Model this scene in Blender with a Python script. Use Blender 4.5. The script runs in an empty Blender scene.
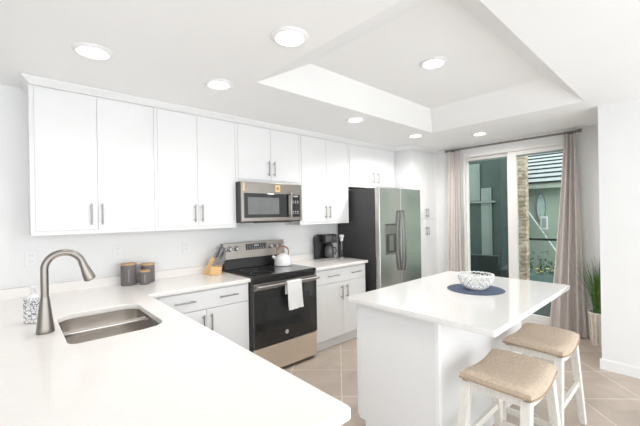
import bpy, bmesh, math, random
from mathutils import Vector, Matrix

# ------------------------------------------------------------------ camera, world, exposure
scene = bpy.context.scene
COL = scene.collection
CAM_H = 1.4728
YAW, PITCH, ROLL, FPX = math.radians(42.1883), math.radians(-0.0339), math.radians(-0.9626), 340.0
cam_data = bpy.data.cameras.new('camera')
cam = bpy.data.objects.new('camera', cam_data)
COL.objects.link(cam)
fw = Vector((math.sin(YAW) * math.cos(PITCH), math.cos(YAW) * math.cos(PITCH), math.sin(PITCH)))
rt0 = Vector((math.cos(YAW), -math.sin(YAW), 0))
up0 = rt0.cross(fw)
rt = rt0 * math.cos(ROLL) + up0 * math.sin(ROLL)
upv = -rt0 * math.sin(ROLL) + up0 * math.cos(ROLL)
cam.matrix_world = Matrix(((rt.x, upv.x, -fw.x, 0.0), (rt.y, upv.y, -fw.y, 0.0), (rt.z, upv.z, -fw.z, CAM_H), (0, 0, 0, 1)))
cam_data.sensor_fit = 'HORIZONTAL'
cam_data.sensor_width = 36.0
cam_data.lens = FPX / 640 * 36.0
cam_data.shift_x = -0.7 / 640
cam_data.shift_y = 1.95 / 640
cam_data.clip_start = 0.02
cam_data.clip_end = 200
scene.camera = cam

world = bpy.data.worlds.new('overcast_sky')
scene.world = world
world.use_nodes = True
wbg = world.node_tree.nodes['Background']
wbg.inputs['Color'].default_value = (0.93, 0.97, 1.0, 1)
wbg.inputs['Strength'].default_value = 2.6

scene.view_settings.view_transform = 'Standard'
scene.view_settings.look = 'None'
scene.view_settings.gamma = 1.0
scene.view_settings.use_curve_mapping = False
scene.view_settings.exposure = 0.41
DOWNLIGHT_W = 2.6

# ------------------------------------------------------------------ materials
def mat(name, color, rough=0.5, metal=0.0, var=0.0, vscale=8.0, bump=0.0, bscale=40.0, spec=0.5, coat=0.0, stretch=None, emit=None):
    m = bpy.data.materials.new(name)
    m.use_nodes = True
    nt = m.node_tree
    b = nt.nodes['Principled BSDF']
    b.inputs['Base Color'].default_value = (*color, 1)
    b.inputs['Roughness'].default_value = rough
    b.inputs['Metallic'].default_value = metal
    b.inputs['Specular IOR Level'].default_value = spec
    b.inputs['Coat Weight'].default_value = coat
    if emit:
        b.inputs['Emission Color'].default_value = (*emit[0], 1)
        b.inputs['Emission Strength'].default_value = emit[1]
    if var or bump:
        tc = nt.nodes.new('ShaderNodeTexCoord')
        mp = nt.nodes.new('ShaderNodeMapping')
        nt.links.new(tc.outputs['Object'], mp.inputs['Vector'])
        if stretch:
            mp.inputs['Scale'].default_value = stretch
    if var:
        n = nt.nodes.new('ShaderNodeTexNoise')
        n.inputs['Scale'].default_value = vscale
        n.inputs['Detail'].default_value = 5
        nt.links.new(mp.outputs['Vector'], n.inputs['Vector'])
        r = nt.nodes.new('ShaderNodeValToRGB')
        r.color_ramp.elements[0].position = 0.3
        r.color_ramp.elements[1].position = 0.7
        r.color_ramp.elements[0].color = (*[max(0, c * (1 - var)) for c in color], 1)
        r.color_ramp.elements[1].color = (*[min(1, c * (1 + var)) for c in color], 1)
        nt.links.new(n.outputs['Fac'], r.inputs['Fac'])
        nt.links.new(r.outputs['Color'], b.inputs['Base Color'])
    if bump:
        n2 = nt.nodes.new('ShaderNodeTexNoise')
        n2.inputs['Scale'].default_value = bscale
        n2.inputs['Detail'].default_value = 3
        nt.links.new(mp.outputs['Vector'], n2.inputs['Vector'])
        bp = nt.nodes.new('ShaderNodeBump')
        bp.inputs['Strength'].default_value = bump
        bp.inputs['Distance'].default_value = 0.01
        nt.links.new(n2.outputs['Fac'], bp.inputs['Height'])
        nt.links.new(bp.outputs['Normal'], b.inputs['Normal'])
    return m

def tile_mat():
    m = mat('floor_tile', (0.47, 0.40, 0.34), 0.42)
    nt = m.node_tree
    b = nt.nodes['Principled BSDF']
    tc = nt.nodes.new('ShaderNodeTexCoord')
    mp = nt.nodes.new('ShaderNodeMapping')
    mp.inputs['Rotation'].default_value = (0, 0, math.radians(-45))
    mp.inputs['Location'].default_value = (-3.222, 0.012, 0)
    nt.links.new(tc.outputs['Object'], mp.inputs['Vector'])
    br = nt.nodes.new('ShaderNodeTexBrick')
    br.offset = 0.0
    br.squash = 1.0
    br.inputs['Scale'].default_value = 1.0
    br.inputs['Brick Width'].default_value = 0.466
    br.inputs['Row Height'].default_value = 0.466
    br.inputs['Mortar Size'].default_value = 0.0045
    br.inputs['Mortar Smooth'].default_value = 0.15
    br.inputs['Bias'].default_value = 0.0
    br.inputs['Color1'].default_value = (0.48, 0.405, 0.345, 1)
    br.inputs['Color2'].default_value = (0.43, 0.36, 0.305, 1)
    br.inputs['Mortar'].default_value = (0.66, 0.61, 0.55, 1)
    nt.links.new(mp.outputs['Vector'], br.inputs['Vector'])
    n = nt.nodes.new('ShaderNodeTexNoise')
    n.inputs['Scale'].default_value = 3.5
    n.inputs['Detail'].default_value = 7
    n.inputs['Distortion'].default_value = 0.8
    nt.links.new(tc.outputs['Object'], n.inputs['Vector'])
    r = nt.nodes.new('ShaderNodeValToRGB')
    r.color_ramp.elements[0].position = 0.3
    r.color_ramp.elements[1].position = 0.72
    r.color_ramp.elements[0].color = (0.84, 0.83, 0.82, 1)
    r.color_ramp.elements[1].color = (1.08, 1.08, 1.08, 1)
    nt.links.new(n.outputs['Fac'], r.inputs['Fac'])
    mx = nt.nodes.new('ShaderNodeMix')
    mx.data_type = 'RGBA'
    mx.blend_type = 'MULTIPLY'
    mx.inputs[0].default_value = 1.0
    nt.links.new(br.outputs['Color'], mx.inputs[6])
    nt.links.new(r.outputs['Color'], mx.inputs[7])
    nt.links.new(mx.outputs[2], b.inputs['Base Color'])
    bp = nt.nodes.new('ShaderNodeBump')
    bp.inputs['Strength'].default_value = 0.3
    bp.inputs['Distance'].default_value = 0.002
    bp.invert = True
    nt.links.new(br.outputs['Fac'], bp.inputs['Height'])
    nt.links.new(bp.outputs['Normal'], b.inputs['Normal'])
    return m

def glass_mat(name, tint, refl=0.12):
    m = bpy.data.materials.new(name)
    m.use_nodes = True
    nt = m.node_tree
    nt.nodes.clear()
    out = nt.nodes.new('ShaderNodeOutputMaterial')
    tr = nt.nodes.new('ShaderNodeBsdfTransparent')
    tr.inputs['Color'].default_value = (*tint, 1)
    gl = nt.nodes.new('ShaderNodeBsdfGlossy')
    gl.inputs['Roughness'].default_value = 0.01
    gl.inputs['Color'].default_value = (0.9, 1.0, 0.96, 1)
    mx = nt.nodes.new('ShaderNodeMixShader')
    lw = nt.nodes.new('ShaderNodeLayerWeight')
    lw.inputs['Blend'].default_value = refl
    nt.links.new(lw.outputs['Fresnel'], mx.inputs['Fac'])
    nt.links.new(tr.outputs['BSDF'], mx.inputs[1])
    nt.links.new(gl.outputs['BSDF'], mx.inputs[2])
    nt.links.new(mx.outputs['Shader'], out.inputs['Surface'])
    return m

def scroll_mat():
    m = mat('floral_ceramic', (0.85, 0.85, 0.85), 0.25)
    nt = m.node_tree
    b = nt.nodes['Principled BSDF']
    tc = nt.nodes.new('ShaderNodeTexCoord')
    v = nt.nodes.new('ShaderNodeTexVoronoi')
    v.feature = 'DISTANCE_TO_EDGE'
    v.inputs['Scale'].default_value = 44
    n = nt.nodes.new('ShaderNodeTexNoise')
    n.inputs['Scale'].default_value = 30
    va = nt.nodes.new('ShaderNodeMix')
    va.data_type = 'VECTOR'
    va.inputs[0].default_value = 0.06
    nt.links.new(tc.outputs['Object'], n.inputs['Vector'])
    nt.links.new(tc.outputs['Object'], va.inputs[4])
    nt.links.new(n.outputs['Color'], va.inputs[5])
    nt.links.new(va.outputs[1], v.inputs['Vector'])
    r = nt.nodes.new('ShaderNodeValToRGB')
    r.color_ramp.elements[0].position = 0.045
    r.color_ramp.elements[1].position = 0.10
    r.color_ramp.elements[0].color = (0.24, 0.24, 0.27, 1)
    r.color_ramp.elements[1].color = (0.85, 0.85, 0.85, 1)
    nt.links.new(v.outputs['Distance'], r.inputs['Fac'])
    nt.links.new(r.outputs['Color'], b.inputs['Base Color'])
    return m

def fabric_mat(name, c1, c2, scale, stretch=(1, 1, 1), rough=0.9):
    m = mat(name, c1, rough, bump=0.35, bscale=scale * 2)
    nt = m.node_tree
    b = nt.nodes['Principled BSDF']
    tc = nt.nodes.new('ShaderNodeTexCoord')
    mp = nt.nodes.new('ShaderNodeMapping')
    mp.inputs['Scale'].default_value = stretch
    n = nt.nodes.new('ShaderNodeTexNoise')
    n.inputs['Scale'].default_value = scale
    n.inputs['Detail'].default_value = 6
    n.inputs['Roughness'].default_value = 0.7
    r = nt.nodes.new('ShaderNodeValToRGB')
    r.color_ramp.elements[0].position = 0.35
    r.color_ramp.elements[1].position = 0.65
    r.color_ramp.elements[0].color = (*c1, 1)
    r.color_ramp.elements[1].color = (*c2, 1)
    nt.links.new(tc.outputs['Object'], mp.inputs['Vector'])
    nt.links.new(mp.outputs['Vector'], n.inputs['Vector'])
    nt.links.new(n.outputs['Fac'], r.inputs['Fac'])
    nt.links.new(r.outputs['Color'], b.inputs['Base Color'])
    return m

def stone_mat():
    m = mat('stacked_stone', (0.5, 0.42, 0.32), 0.85)
    nt = m.node_tree
    b = nt.nodes['Principled BSDF']
    tc = nt.nodes.new('ShaderNodeTexCoord')
    mp = nt.nodes.new('ShaderNodeMapping')
    mp.inputs['Scale'].default_value = (1, 1, 2.2)
    v = nt.nodes.new('ShaderNodeTexVoronoi')
    v.inputs['Scale'].default_value = 9
    r = nt.nodes.new('ShaderNodeValToRGB')
    r.color_ramp.elements[0].color = (0.36, 0.26, 0.19, 1)
    r.color_ramp.elements[1].color = (0.72, 0.58, 0.46, 1)
    nt.links.new(tc.outputs['Object'], mp.inputs['Vector'])
    nt.links.new(mp.outputs['Vector'], v.inputs['Vector'])
    sp = nt.nodes.new('ShaderNodeSeparateColor')
    nt.links.new(v.outputs['Color'], sp.inputs['Color'])
    nt.links.new(sp.outputs[0], r.inputs['Fac'])
    nt.links.new(r.outputs['Color'], b.inputs['Base Color'])
    bp = nt.nodes.new('ShaderNodeBump')
    bp.inputs['Strength'].default_value = 0.8
    bp.inputs['Distance'].default_value = 0.03
    bp.invert = True
    nt.links.new(v.outputs['Distance'], bp.inputs['Height'])
    nt.links.new(bp.outputs['Normal'], b.inputs['Normal'])
    return m

M = {}
M['wall'] = mat('wall_paint', (0.83, 0.83, 0.825), 0.75, var=0.012, vscale=3, bump=0.03, bscale=120)
M['ceiling'] = mat('ceiling_paint', (0.94, 0.945, 0.945), 0.85, var=0.01, vscale=2, bump=0.03, bscale=90)
M['trim'] = mat('trim_paint', (0.86, 0.86, 0.86), 0.4, var=0.008)
M['cabinet'] = mat('cabinet_lacquer', (0.80, 0.80, 0.80), 0.38, var=0.008, vscale=4)
M['toe'] = mat('toe_kick_paint', (0.80, 0.80, 0.80), 0.5, var=0.01)
M['quartz'] = mat('white_quartz', (0.875, 0.84, 0.812), 0.16, var=0.012, vscale=25)
M['quartz_island'] = mat('island_quartz', (0.79, 0.775, 0.76), 0.10, var=0.012, vscale=25)
M['nickel'] = mat('brushed_nickel', (0.34, 0.33, 0.32), 0.36, 1.0, var=0.05, vscale=60)
M['faucet'] = mat('faucet_nickel', (0.29, 0.265, 0.24), 0.30, 1.0, var=0.04, vscale=80, stretch=(1, 1, 6))
M['steel'] = mat('stainless_steel', (0.35, 0.335, 0.32), 0.30, 1.0, var=0.03, vscale=30, stretch=(1, 1, 18))
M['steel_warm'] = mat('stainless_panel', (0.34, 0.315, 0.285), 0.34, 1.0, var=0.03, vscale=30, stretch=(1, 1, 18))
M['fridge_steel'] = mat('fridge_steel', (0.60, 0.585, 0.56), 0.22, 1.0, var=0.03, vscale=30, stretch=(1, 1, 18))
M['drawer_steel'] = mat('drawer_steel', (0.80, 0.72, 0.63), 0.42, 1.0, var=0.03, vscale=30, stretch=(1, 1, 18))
M['sink'] = mat('sink_steel', (0.70, 0.67, 0.635), 0.24, 1.0, var=0.04, vscale=20, stretch=(10, 1, 1))
M['fridge_side'] = mat('fridge_side_grey', (0.055, 0.055, 0.056), 0.45, var=0.05, bump=0.05, bscale=200)
M['black'] = mat('black_plastic', (0.012, 0.012, 0.013), 0.35, var=0.05)
M['black_glass'] = mat('black_glass', (0.010, 0.011, 0.012), 0.05, var=0.05, coat=0.5)
M['cooktop'] = mat('cooktop_glass', (0.008, 0.008, 0.009), 0.06, var=0.05, coat=0.5)
M['window_grey'] = mat('microwave_mesh_window', (0.17, 0.18, 0.175), 0.12, var=0.06, vscale=15)
M['oven_window'] = mat('oven_window_glass', (0.022, 0.024, 0.025), 0.06, var=0.06)
M['dark_gap'] = mat('dark_recess', (0.03, 0.03, 0.03), 0.7, var=0.05)
M['marking'] = mat('grey_marking', (0.42, 0.42, 0.42), 0.5, var=0.02)
M['badge'] = mat('badge_silver', (0.72, 0.72, 0.72), 0.3, 0.3, var=0.02)
M['handle_dark'] = mat('fridge_handle_steel', (0.24, 0.24, 0.24), 0.3, 1.0, var=0.04)
M['cavity'] = mat('dispenser_cavity', (0.06, 0.06, 0.06), 0.35, var=0.05)
M['badge_dark'] = mat('badge_grey', (0.25, 0.25, 0.26), 0.4, var=0.02)
M['sticker'] = mat('orange_sticker', (0.85, 0.55, 0.30), 0.6, var=0.05, vscale=60)
M['sticker_mark'] = mat('sticker_brown', (0.45, 0.20, 0.06), 0.6, var=0.05)
M['white_plastic'] = mat('white_plastic', (0.85, 0.85, 0.85), 0.35, var=0.01)
M['outlet'] = mat('outlet_plastic', (0.83, 0.83, 0.825), 0.4, var=0.01)
M['outlet_slot'] = mat('outlet_slot', (0.35, 0.35, 0.35), 0.5, var=0.02)
M['enamel'] = mat('white_enamel', (0.86, 0.86, 0.86), 0.12, var=0.01, coat=0.3)
M['kettle_handle'] = mat('kettle_walnut', (0.30, 0.13, 0.06), 0.45, var=0.25, vscale=30)
M['wood_light'] = mat('knife_block_beech', (0.80, 0.52, 0.24), 0.5, var=0.10, vscale=14, stretch=(1, 1, 0.2))
M['wood_lid'] = mat('canister_lid_bamboo', (0.56, 0.36, 0.20), 0.55, var=0.12, vscale=25, stretch=(6, 1, 1))
M['canister'] = mat('canister_grey', (0.165, 0.150, 0.150), 0.55, var=0.10, vscale=60, bump=0.1, bscale=150)
M['script'] = mat('canister_script', (0.45, 0.45, 0.45), 0.6, var=0.02)
M['knife_handle'] = mat('knife_handle_steel', (0.30, 0.30, 0.31), 0.38, 0.8, var=0.08)
M['knife_end'] = mat('knife_blade_steel', (0.6, 0.6, 0.6), 0.25, 1.0, var=0.02)
M['towel'] = fabric_mat('towel_cloth', (0.76, 0.76, 0.75), (0.84, 0.84, 0.83), 160)
M['coffee_glass'] = glass_mat('carafe_glass', (0.45, 0.45, 0.45), 0.3)
M['coffee'] = mat('carafe_glass_dark', (0.10, 0.10, 0.105), 0.12, 0.3, var=0.08)
M['linen'] = fabric_mat('seat_linen', (0.50, 0.395, 0.295), (0.64, 0.53, 0.42), 70)
M['piping'] = mat('seat_piping', (0.40, 0.30, 0.21), 0.9, var=0.1, vscale=60)
M['whitewash'] = mat('whitewashed_wood', (0.72, 0.69, 0.64), 0.6, var=0.08, vscale=25, stretch=(4, 4, 0.5))
M['navy'] = fabric_mat('navy_woven', (0.055, 0.075, 0.135), (0.12, 0.15, 0.22), 140)
M['ceramic'] = mat('white_ceramic', (0.88, 0.88, 0.87), 0.25, var=0.01)
M['curtain'] = fabric_mat('taupe_curtain', (0.61, 0.565, 0.54), (0.70, 0.65, 0.62), 60, (1, 1, 0.3))
M['rod'] = mat('dark_rod', (0.24, 0.22, 0.215), 0.4, 0.7, var=0.1)
M['door_frame'] = mat('door_frame_vinyl', (0.80, 0.78, 0.76), 0.4, var=0.01)
M['door_track'] = mat('door_track_grey', (0.20, 0.25, 0.24), 0.5, var=0.05)
M['glass'] = glass_mat('green_tinted_glass', (0.845, 0.892, 0.868), 0.10)
M['grass'] = mat('grass_blade', (0.085, 0.20, 0.03), 0.55, var=0.45, vscale=20)
M['basket'] = mat('basket_stripes', (0.60, 0.52, 0.44), 0.8, var=0.15, vscale=30)
M['basket_pale'] = mat('basket_pale', (0.80, 0.77, 0.72), 0.8, var=0.06, vscale=30)
M['soil'] = mat('soil', (0.06, 0.045, 0.03), 0.95, var=0.3, vscale=40)
M['floral'] = scroll_mat()
M['tile'] = tile_mat()
M['lamp'] = mat('downlight_lens', (0.9, 0.9, 0.88), 0.4, emit=((1.0, 0.97, 0.91), 9.0))
# outside
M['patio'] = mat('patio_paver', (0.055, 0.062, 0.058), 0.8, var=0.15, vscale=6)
M['stucco'] = mat('sage_stucco', (0.47, 0.54, 0.46), 0.9, var=0.05, vscale=3, bump=0.2, bscale=80)
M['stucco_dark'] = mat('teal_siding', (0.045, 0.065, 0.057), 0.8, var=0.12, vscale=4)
M['shutter'] = mat('pale_shutter', (0.17, 0.205, 0.185), 0.6, var=0.06, vscale=5)
M['fascia'] = mat('fascia_cream', (0.46, 0.50, 0.42), 0.6, var=0.03)
M['roof_tile'] = mat('white_roof_tile', (0.33, 0.345, 0.355), 0.7, var=0.10, vscale=7)
M['roof_shadow'] = mat('roof_shadow_line', (0.03, 0.033, 0.036), 0.8, var=0.1)  # near-black colour stands in for the shadow line beneath each tile course
M['stone'] = stone_mat()
M['iron'] = mat('bronze_rail', (0.035, 0.04, 0.038), 0.5, 0.3, var=0.1)
M['white_paint'] = mat('white_paint', (0.8, 0.82, 0.8), 0.5, var=0.02)
M['wicker'] = mat('dark_wicker', (0.035, 0.045, 0.045), 0.7, var=0.3, vscale=60, bump=0.5, bscale=150)
M['cushion_out'] = mat('grey_green_cushion', (0.16, 0.21, 0.20), 0.9, var=0.08, vscale=20)
M['planter'] = mat('teal_planter', (0.20, 0.29, 0.28), 0.6, var=0.08, vscale=8)
M['leaf'] = mat('garden_leaf', (0.10, 0.17, 0.11), 0.6, var=0.4, vscale=10)
M['yellow'] = mat('yellow_petal', (0.75, 0.62, 0.18), 0.6, var=0.2, vscale=30)
M['mirror'] = mat('oval_panel', (0.55, 0.66, 0.62), 0.3, var=0.15, vscale=5)

# ------------------------------------------------------------------ mesh helpers
def box_into(bm, x0, x1, y0, y1, z0, z1, bev=0.0, seg=2):
    vs = [bm.verts.new((x, y, z)) for x in (x0, x1) for y in (y0, y1) for z in (z0, z1)]
    idx = [(0, 1, 3, 2), (4, 6, 7, 5), (0, 4, 5, 1), (2, 3, 7, 6), (0, 2, 6, 4), (1, 5, 7, 3)]
    fs = [bm.faces.new([vs[i] for i in f]) for f in idx]
    if bev > 0:
        es = list({e for f in fs for e in f.edges})
        bmesh.ops.bevel(bm, geom=es, offset=bev, segments=seg, profile=0.5, affect='EDGES')

def cyl_into(bm, p0, p1, r0, r1=None, n=16, cap=True):
    r1 = r0 if r1 is None else r1
    tube_into(bm, [p0, p1], [r0, r1], n, cap)

def tube_into(bm, pts, radii, n=12, cap=True):
    pts = [Vector(p) for p in pts]
    if not hasattr(radii, '__len__'):
        radii = [radii] * len(pts)
    rings = []
    prev = None
    for i, p in enumerate(pts):
        if i == 0:
            t = pts[1] - pts[0]
        elif i == len(pts) - 1:
            t = pts[-1] - pts[-2]
        else:
            t = (pts[i + 1] - p).normalized() + (p - pts[i - 1]).normalized()
        t.normalize()
        if prev is None:
            a = Vector((0, 0, 1)) if abs(t.z) < 0.9 else Vector((1, 0, 0))
            u = t.cross(a).normalized()
        else:
            u = (prev - t * prev.dot(t)).normalized()
        prev = u
        w = t.cross(u)
        rings.append([bm.verts.new(p + (u * math.cos(2 * math.pi * k / n) + w * math.sin(2 * math.pi * k / n)) * radii[i]) for k in range(n)])
    for a, b in zip(rings, rings[1:]):
        for k in range(n):
            bm.faces.new((a[k], a[(k + 1) % n], b[(k + 1) % n], b[k]))
    if cap:
        bm.faces.new(list(reversed(rings[0])))
        bm.faces.new(rings[-1])

def lathe_into(bm, prof, n=32, c=(0, 0, 0)):
    """prof: list of (r, z); closed solid when both ends have r = 0"""
    rings = []
    for r, z in prof:
        if r < 1e-6:
            rings.append([bm.verts.new((c[0], c[1], c[2] + z))])
        else:
            rings.append([bm.verts.new((c[0] + r * math.cos(2 * math.pi * k / n), c[1] + r * math.sin(2 * math.pi * k / n), c[2] + z)) for k in range(n)])
    for a, b in zip(rings, rings[1:]):
        for k in range(n):
            k2 = (k + 1) % n
            if len(a) == 1 and len(b) == 1:
                continue
            if len(a) == 1:
                bm.faces.new((a[0], b[k2], b[k]))
            elif len(b) == 1:
                bm.faces.new((a[k], a[k2], b[0]))
            else:
                bm.faces.new((a[k], a[k2], b[k2], b[k]))

def prism_into(bm, poly, axis, a, b):
    """extrude a 2D polygon along axis (0,1,2) from a to b; poly in the two other axes in order"""
    def P(q, t):
        v = list(q)
        v.insert(axis, t)
        return v
    lo = [bm.verts.new(P(q, a)) for q in poly]
    hi = [bm.verts.new(P(q, b)) for q in poly]
    n = len(poly)
    bm.faces.new(lo)
    bm.faces.new(list(reversed(hi)))
    for i in range(n):
        bm.faces.new((lo[i], hi[i], hi[(i + 1) % n], lo[(i + 1) % n]))

def beam_into(bm, p0, p1, w, d, ref=(0, 0, 1), taper=1.0):
    """rectangular bar from p0 to p1, w along side axis, d along other"""
    p0, p1 = Vector(p0), Vector(p1)
    t = (p1 - p0).normalized()
    u = t.cross(Vector(ref)).normalized()
    v = t.cross(u)
    def ring(p, k):
        return [bm.verts.new(p + u * (sx * w * k / 2) + v * (sy * d * k / 2)) for sx, sy in ((-1, -1), (1, -1), (1, 1), (-1, 1))]
    a, b = ring(p0, 1.0), ring(p1, taper)
    for i in range(4):
        bm.faces.new((a[i], a[(i + 1) % 4], b[(i + 1) % 4], b[i]))
    bm.faces.new(list(reversed(a)))
    bm.faces.new(b)

def obj(name, bm, m, parent=None, smooth=False, bevel=0.0):
    bmesh.ops.recalc_face_normals(bm, faces=bm.faces[:])
    me = bpy.data.meshes.new(name)
    bm.to_mesh(me)
    bm.free()
    if smooth:
        for p in me.polygons:
            p.use_smooth = True
        try:
            me.set_sharp_from_angle(angle=math.radians(38))
        except Exception:
            pass
    o = bpy.data.objects.new(name, me)
    COL.objects.link(o)
    for mm in (m if isinstance(m, (list, tuple)) else [m]):
        me.materials.append(mm)
    if bevel:
        md = o.modifiers.new('bevel', 'BEVEL')
        md.width = bevel
        md.segments = 2
        md.limit_method = 'ANGLE'
    if parent is not None:
        o.parent = parent
    return o

def box(name, m, parent, x0, x1, y0, y1, z0, z1, bev=0.0):
    bm = bmesh.new()
    box_into(bm, x0, x1, y0, y1, z0, z1, bev)
    return obj(name, bm, m, parent)

def tag(o, label, cat, group=None, kind=None):
    o['label'] = label
    o['category'] = cat
    if group:
        o['group'] = group
    if kind:
        o['kind'] = kind
    return o

def thing(name, label, cat, loc=(0, 0, 0), rotz=0.0, group=None):
    e = bpy.data.objects.new(name, None)
    e.empty_display_size = 0.05
    COL.objects.link(e)
    e.location = loc
    e.rotation_euler = (0, 0, rotz)
    return tag(e, label, cat, group)

def struct(o):
    o['kind'] = 'structure'
    return o

def copy_tree(o, parent=None):
    c = o.copy()
    COL.objects.link(c)
    if parent is not None:
        c.parent = parent
    for ch in list(o.children):
        copy_tree(ch, c)
    return c

def slab(name, m, parent, outlines, z0, z1, bevel=0.003):
    """flat slab with holes, from 2D outlines (first the outer one)"""
    cu = bpy.data.curves.new(name, 'CURVE')
    cu.dimensions = '2D'
    cu.fill_mode = 'BOTH'
    for pts in outlines:
        s = cu.splines.new('POLY')
        s.points.add(len(pts) - 1)
        for i, (x, y) in enumerate(pts):
            s.points[i].co = (x, y, 0, 1)
        s.use_cyclic_u = True
    cu.extrude = (z1 - z0) / 2
    tmp = bpy.data.objects.new(name + '_tmp', cu)
    COL.objects.link(tmp)
    bpy.context.view_layer.update()
    dg = bpy.context.evaluated_depsgraph_get()
    me = bpy.data.meshes.new_from_object(tmp.evaluated_get(dg))
    bpy.data.objects.remove(tmp)
    bpy.data.curves.remove(cu)
    bm = bmesh.new()
    bm.from_mesh(me)
    bpy.data.meshes.remove(me)
    bmesh.ops.remove_doubles(bm, verts=bm.verts[:], dist=1e-5)
    bmesh.ops.translate(bm, verts=bm.verts[:], vec=(0, 0, (z0 + z1) / 2))
    return obj(name, bm, m, parent, bevel=bevel)

def rounded(x0, x1, y0, y1, r, n=6):
    pts = []
    for cx, cy, a0 in ((x1 - r, y1 - r, 0), (x0 + r, y1 - r, 90), (x0 + r, y0 + r, 180), (x1 - r, y0 + r, 270)):
        for k in range(n + 1):
            a = math.radians(a0 + 90 * k / n)
            pts.append((cx + r * math.cos(a), cy + r * math.sin(a)))
    return pts

# ------------------------------------------------------------------ the room
ZC = 2.433           # ceiling
YB = 3.29            # back wall face
XS = 4.906           # sliding door wall face
XN, YN = 4.03, 0.600  # nearer wall corner
XL, YR = -3.6, -2.0  # open-plan side; unseen rear left open, set close to let in more sky

bm = bmesh.new(); box_into(bm, XL - 0.2, XS + 0.16, YR, YB + 0.15, -0.12, 0.0)
struct(obj('floor', bm, M['tile']))

def ceiling_mesh():
    bm = bmesh.new()
    O = (1.31, 3.74, 0.648, 2.112)   # tray opening
    I = (1.66, 3.36, 0.845, 1.915)   # tray top
    ZT, ZU = 2.60, 2.80
    x0, x1, y0, y1 = XL - 0.2, XS + 0.16, YR, YB + 0.15
    def q(a, z): return [bm.verts.new((x, y, z)) for x, y in ((a[0], a[2]), (a[1], a[2]), (a[1], a[3]), (a[0], a[3]))]
    out, op, top, up = q((x0, x1, y0, y1), ZC), q(O, ZC), q(I, ZT), q((x0, x1, y0, y1), ZU)
    for i in range(4):
        j = (i + 1) % 4
        bm.faces.new((out[i], out[j], op[j], op[i]))
        bm.faces.new((op[i], op[j], top[j], top[i]))
        bm.faces.new((out[i], out[j], up[j], up[i]))
    bm.faces.new(top)
    bm.faces.new(up)
    return bm
struct(obj('ceiling', ceiling_mesh(), M['ceiling']))

struct(box('wall_back', M['wall'], None, XL, XS + 0.15, YB, YB + 0.14, 0.0, ZC))
DY0, DY1, DZ = 0.93, 2.292, 2.312     # sliding door opening
bm = bmesh.new()
box_into(bm, XS, XS + 0.15, DY1, YB, 0, ZC)
box_into(bm, XS, XS + 0.15, YN, DY0, 0, ZC)
box_into(bm, XS, XS + 0.15, DY0, DY1, DZ, ZC)
struct(obj('wall_right', bm, M['wall']))
struct(box('wall_front_right', M['wall'], None, XN, XS + 0.15, YR, YN, 0.0, ZC))
bm = bmesh.new()
box_into(bm, XL - 0.15, XL, YR, YB, 0, 0.25)
box_into(bm, XL - 0.15, XL, YR, YB, 2.25, ZC)
for a, b in ((YR, YB),):
    box_into(bm, XL - 0.15, XL, a, b, 0.25, 2.25)
struct(obj('wall_left', bm, M['wall']))
def base_run(name, x0, x1, y0, y1):
    bm = bmesh.new()
    box_into(bm, x0, x1, y0, y1, 0.0, 0.088)
    box_into(bm, x0 + (0.004 if x1 - x0 < 0.05 else 0), x1, y0, y1 - (0 if x1 - x0 < 0.05 else 0.004), 0.088, 0.098)
    return struct(obj(name, bm, M['trim'], bevel=0.002))
base_run('baseboard_front_right', XN - 0.014, XN, YR, YN + 0.014)
base_run('baseboard_right', XS - 0.014, XS, YN + 0.014, DY0 - 0.0)

# ------------------------------------------------------------------ sliding door
d = bpy.data.objects.new('door_1', None); COL.objects.link(d); d.location = (0, 0, 0)
struct(d); d['label'] = 'white framed sliding glass door between the taupe curtains'
X0, X1 = XS - 0.012, XS + 0.11
bm = bmesh.new()
box_into(bm, X0, X1, DY1 - 0.022, DY1 - 0.001, 0.001, DZ - 0.001)
box_into(bm, X0, X1, DY0 + 0.001, DY0 + 0.04, 0.001, DZ - 0.001)
box_into(bm, X0, X1, DY0 + 0.04, DY1 - 0.022, DZ - 0.045, DZ - 0.001)
box_into(bm, X0, X1, DY0 + 0.04, DY1 - 0.022, 0.001, 0.09)
obj('frame', bm, M['door_frame'], d, bevel=0.002)
def sash(name, y0, y1, x0, x1, ztop, stile_l, stile_r):
    z0, z1 = 0.092, DZ - 0.047
    bm = bmesh.new()
    box_into(bm, x0, x1, y1 - stile_l, y1, z0, z1)
    box_into(bm, x0, x1, y0, y0 + stile_r, z0, z1)
    box_into(bm, x0, x1, y0 + stile_r, y1 - stile_l, ztop, z1)
    box_into(bm, x0, x1, y0 + stile_r, y1 - stile_l, z0, 0.15)
    s = obj(name, bm, M['door_frame'], d, bevel=0.002)
    g = bmesh.new()
    box_into(g, (x0 + x1) / 2 - 0.004, (x0 + x1) / 2 + 0.004, y0 + stile_r - 0.002, y1 - stile_l + 0.002, 0.148, ztop + 0.002)
    obj('pane', g, M['glass'], s)
    k = bmesh.new()
    box_into(k, x0 + 0.008, x1 - 0.008, y0 + stile_r, y1 - stile_l, ztop - 0.022, ztop - 0.0005)
    obj('gasket', k, M['door_track'], s)
    return s
sash('fixed_panel', 1.60, DY1 - 0.024, XS + 0.055, XS + 0.095, 2.222, 0.028, 0.10)
sash('sliding_panel', DY0 + 0.042, 1.69, XS + 0.005, XS + 0.045, 2.212, 0.115, 0.06)

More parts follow.
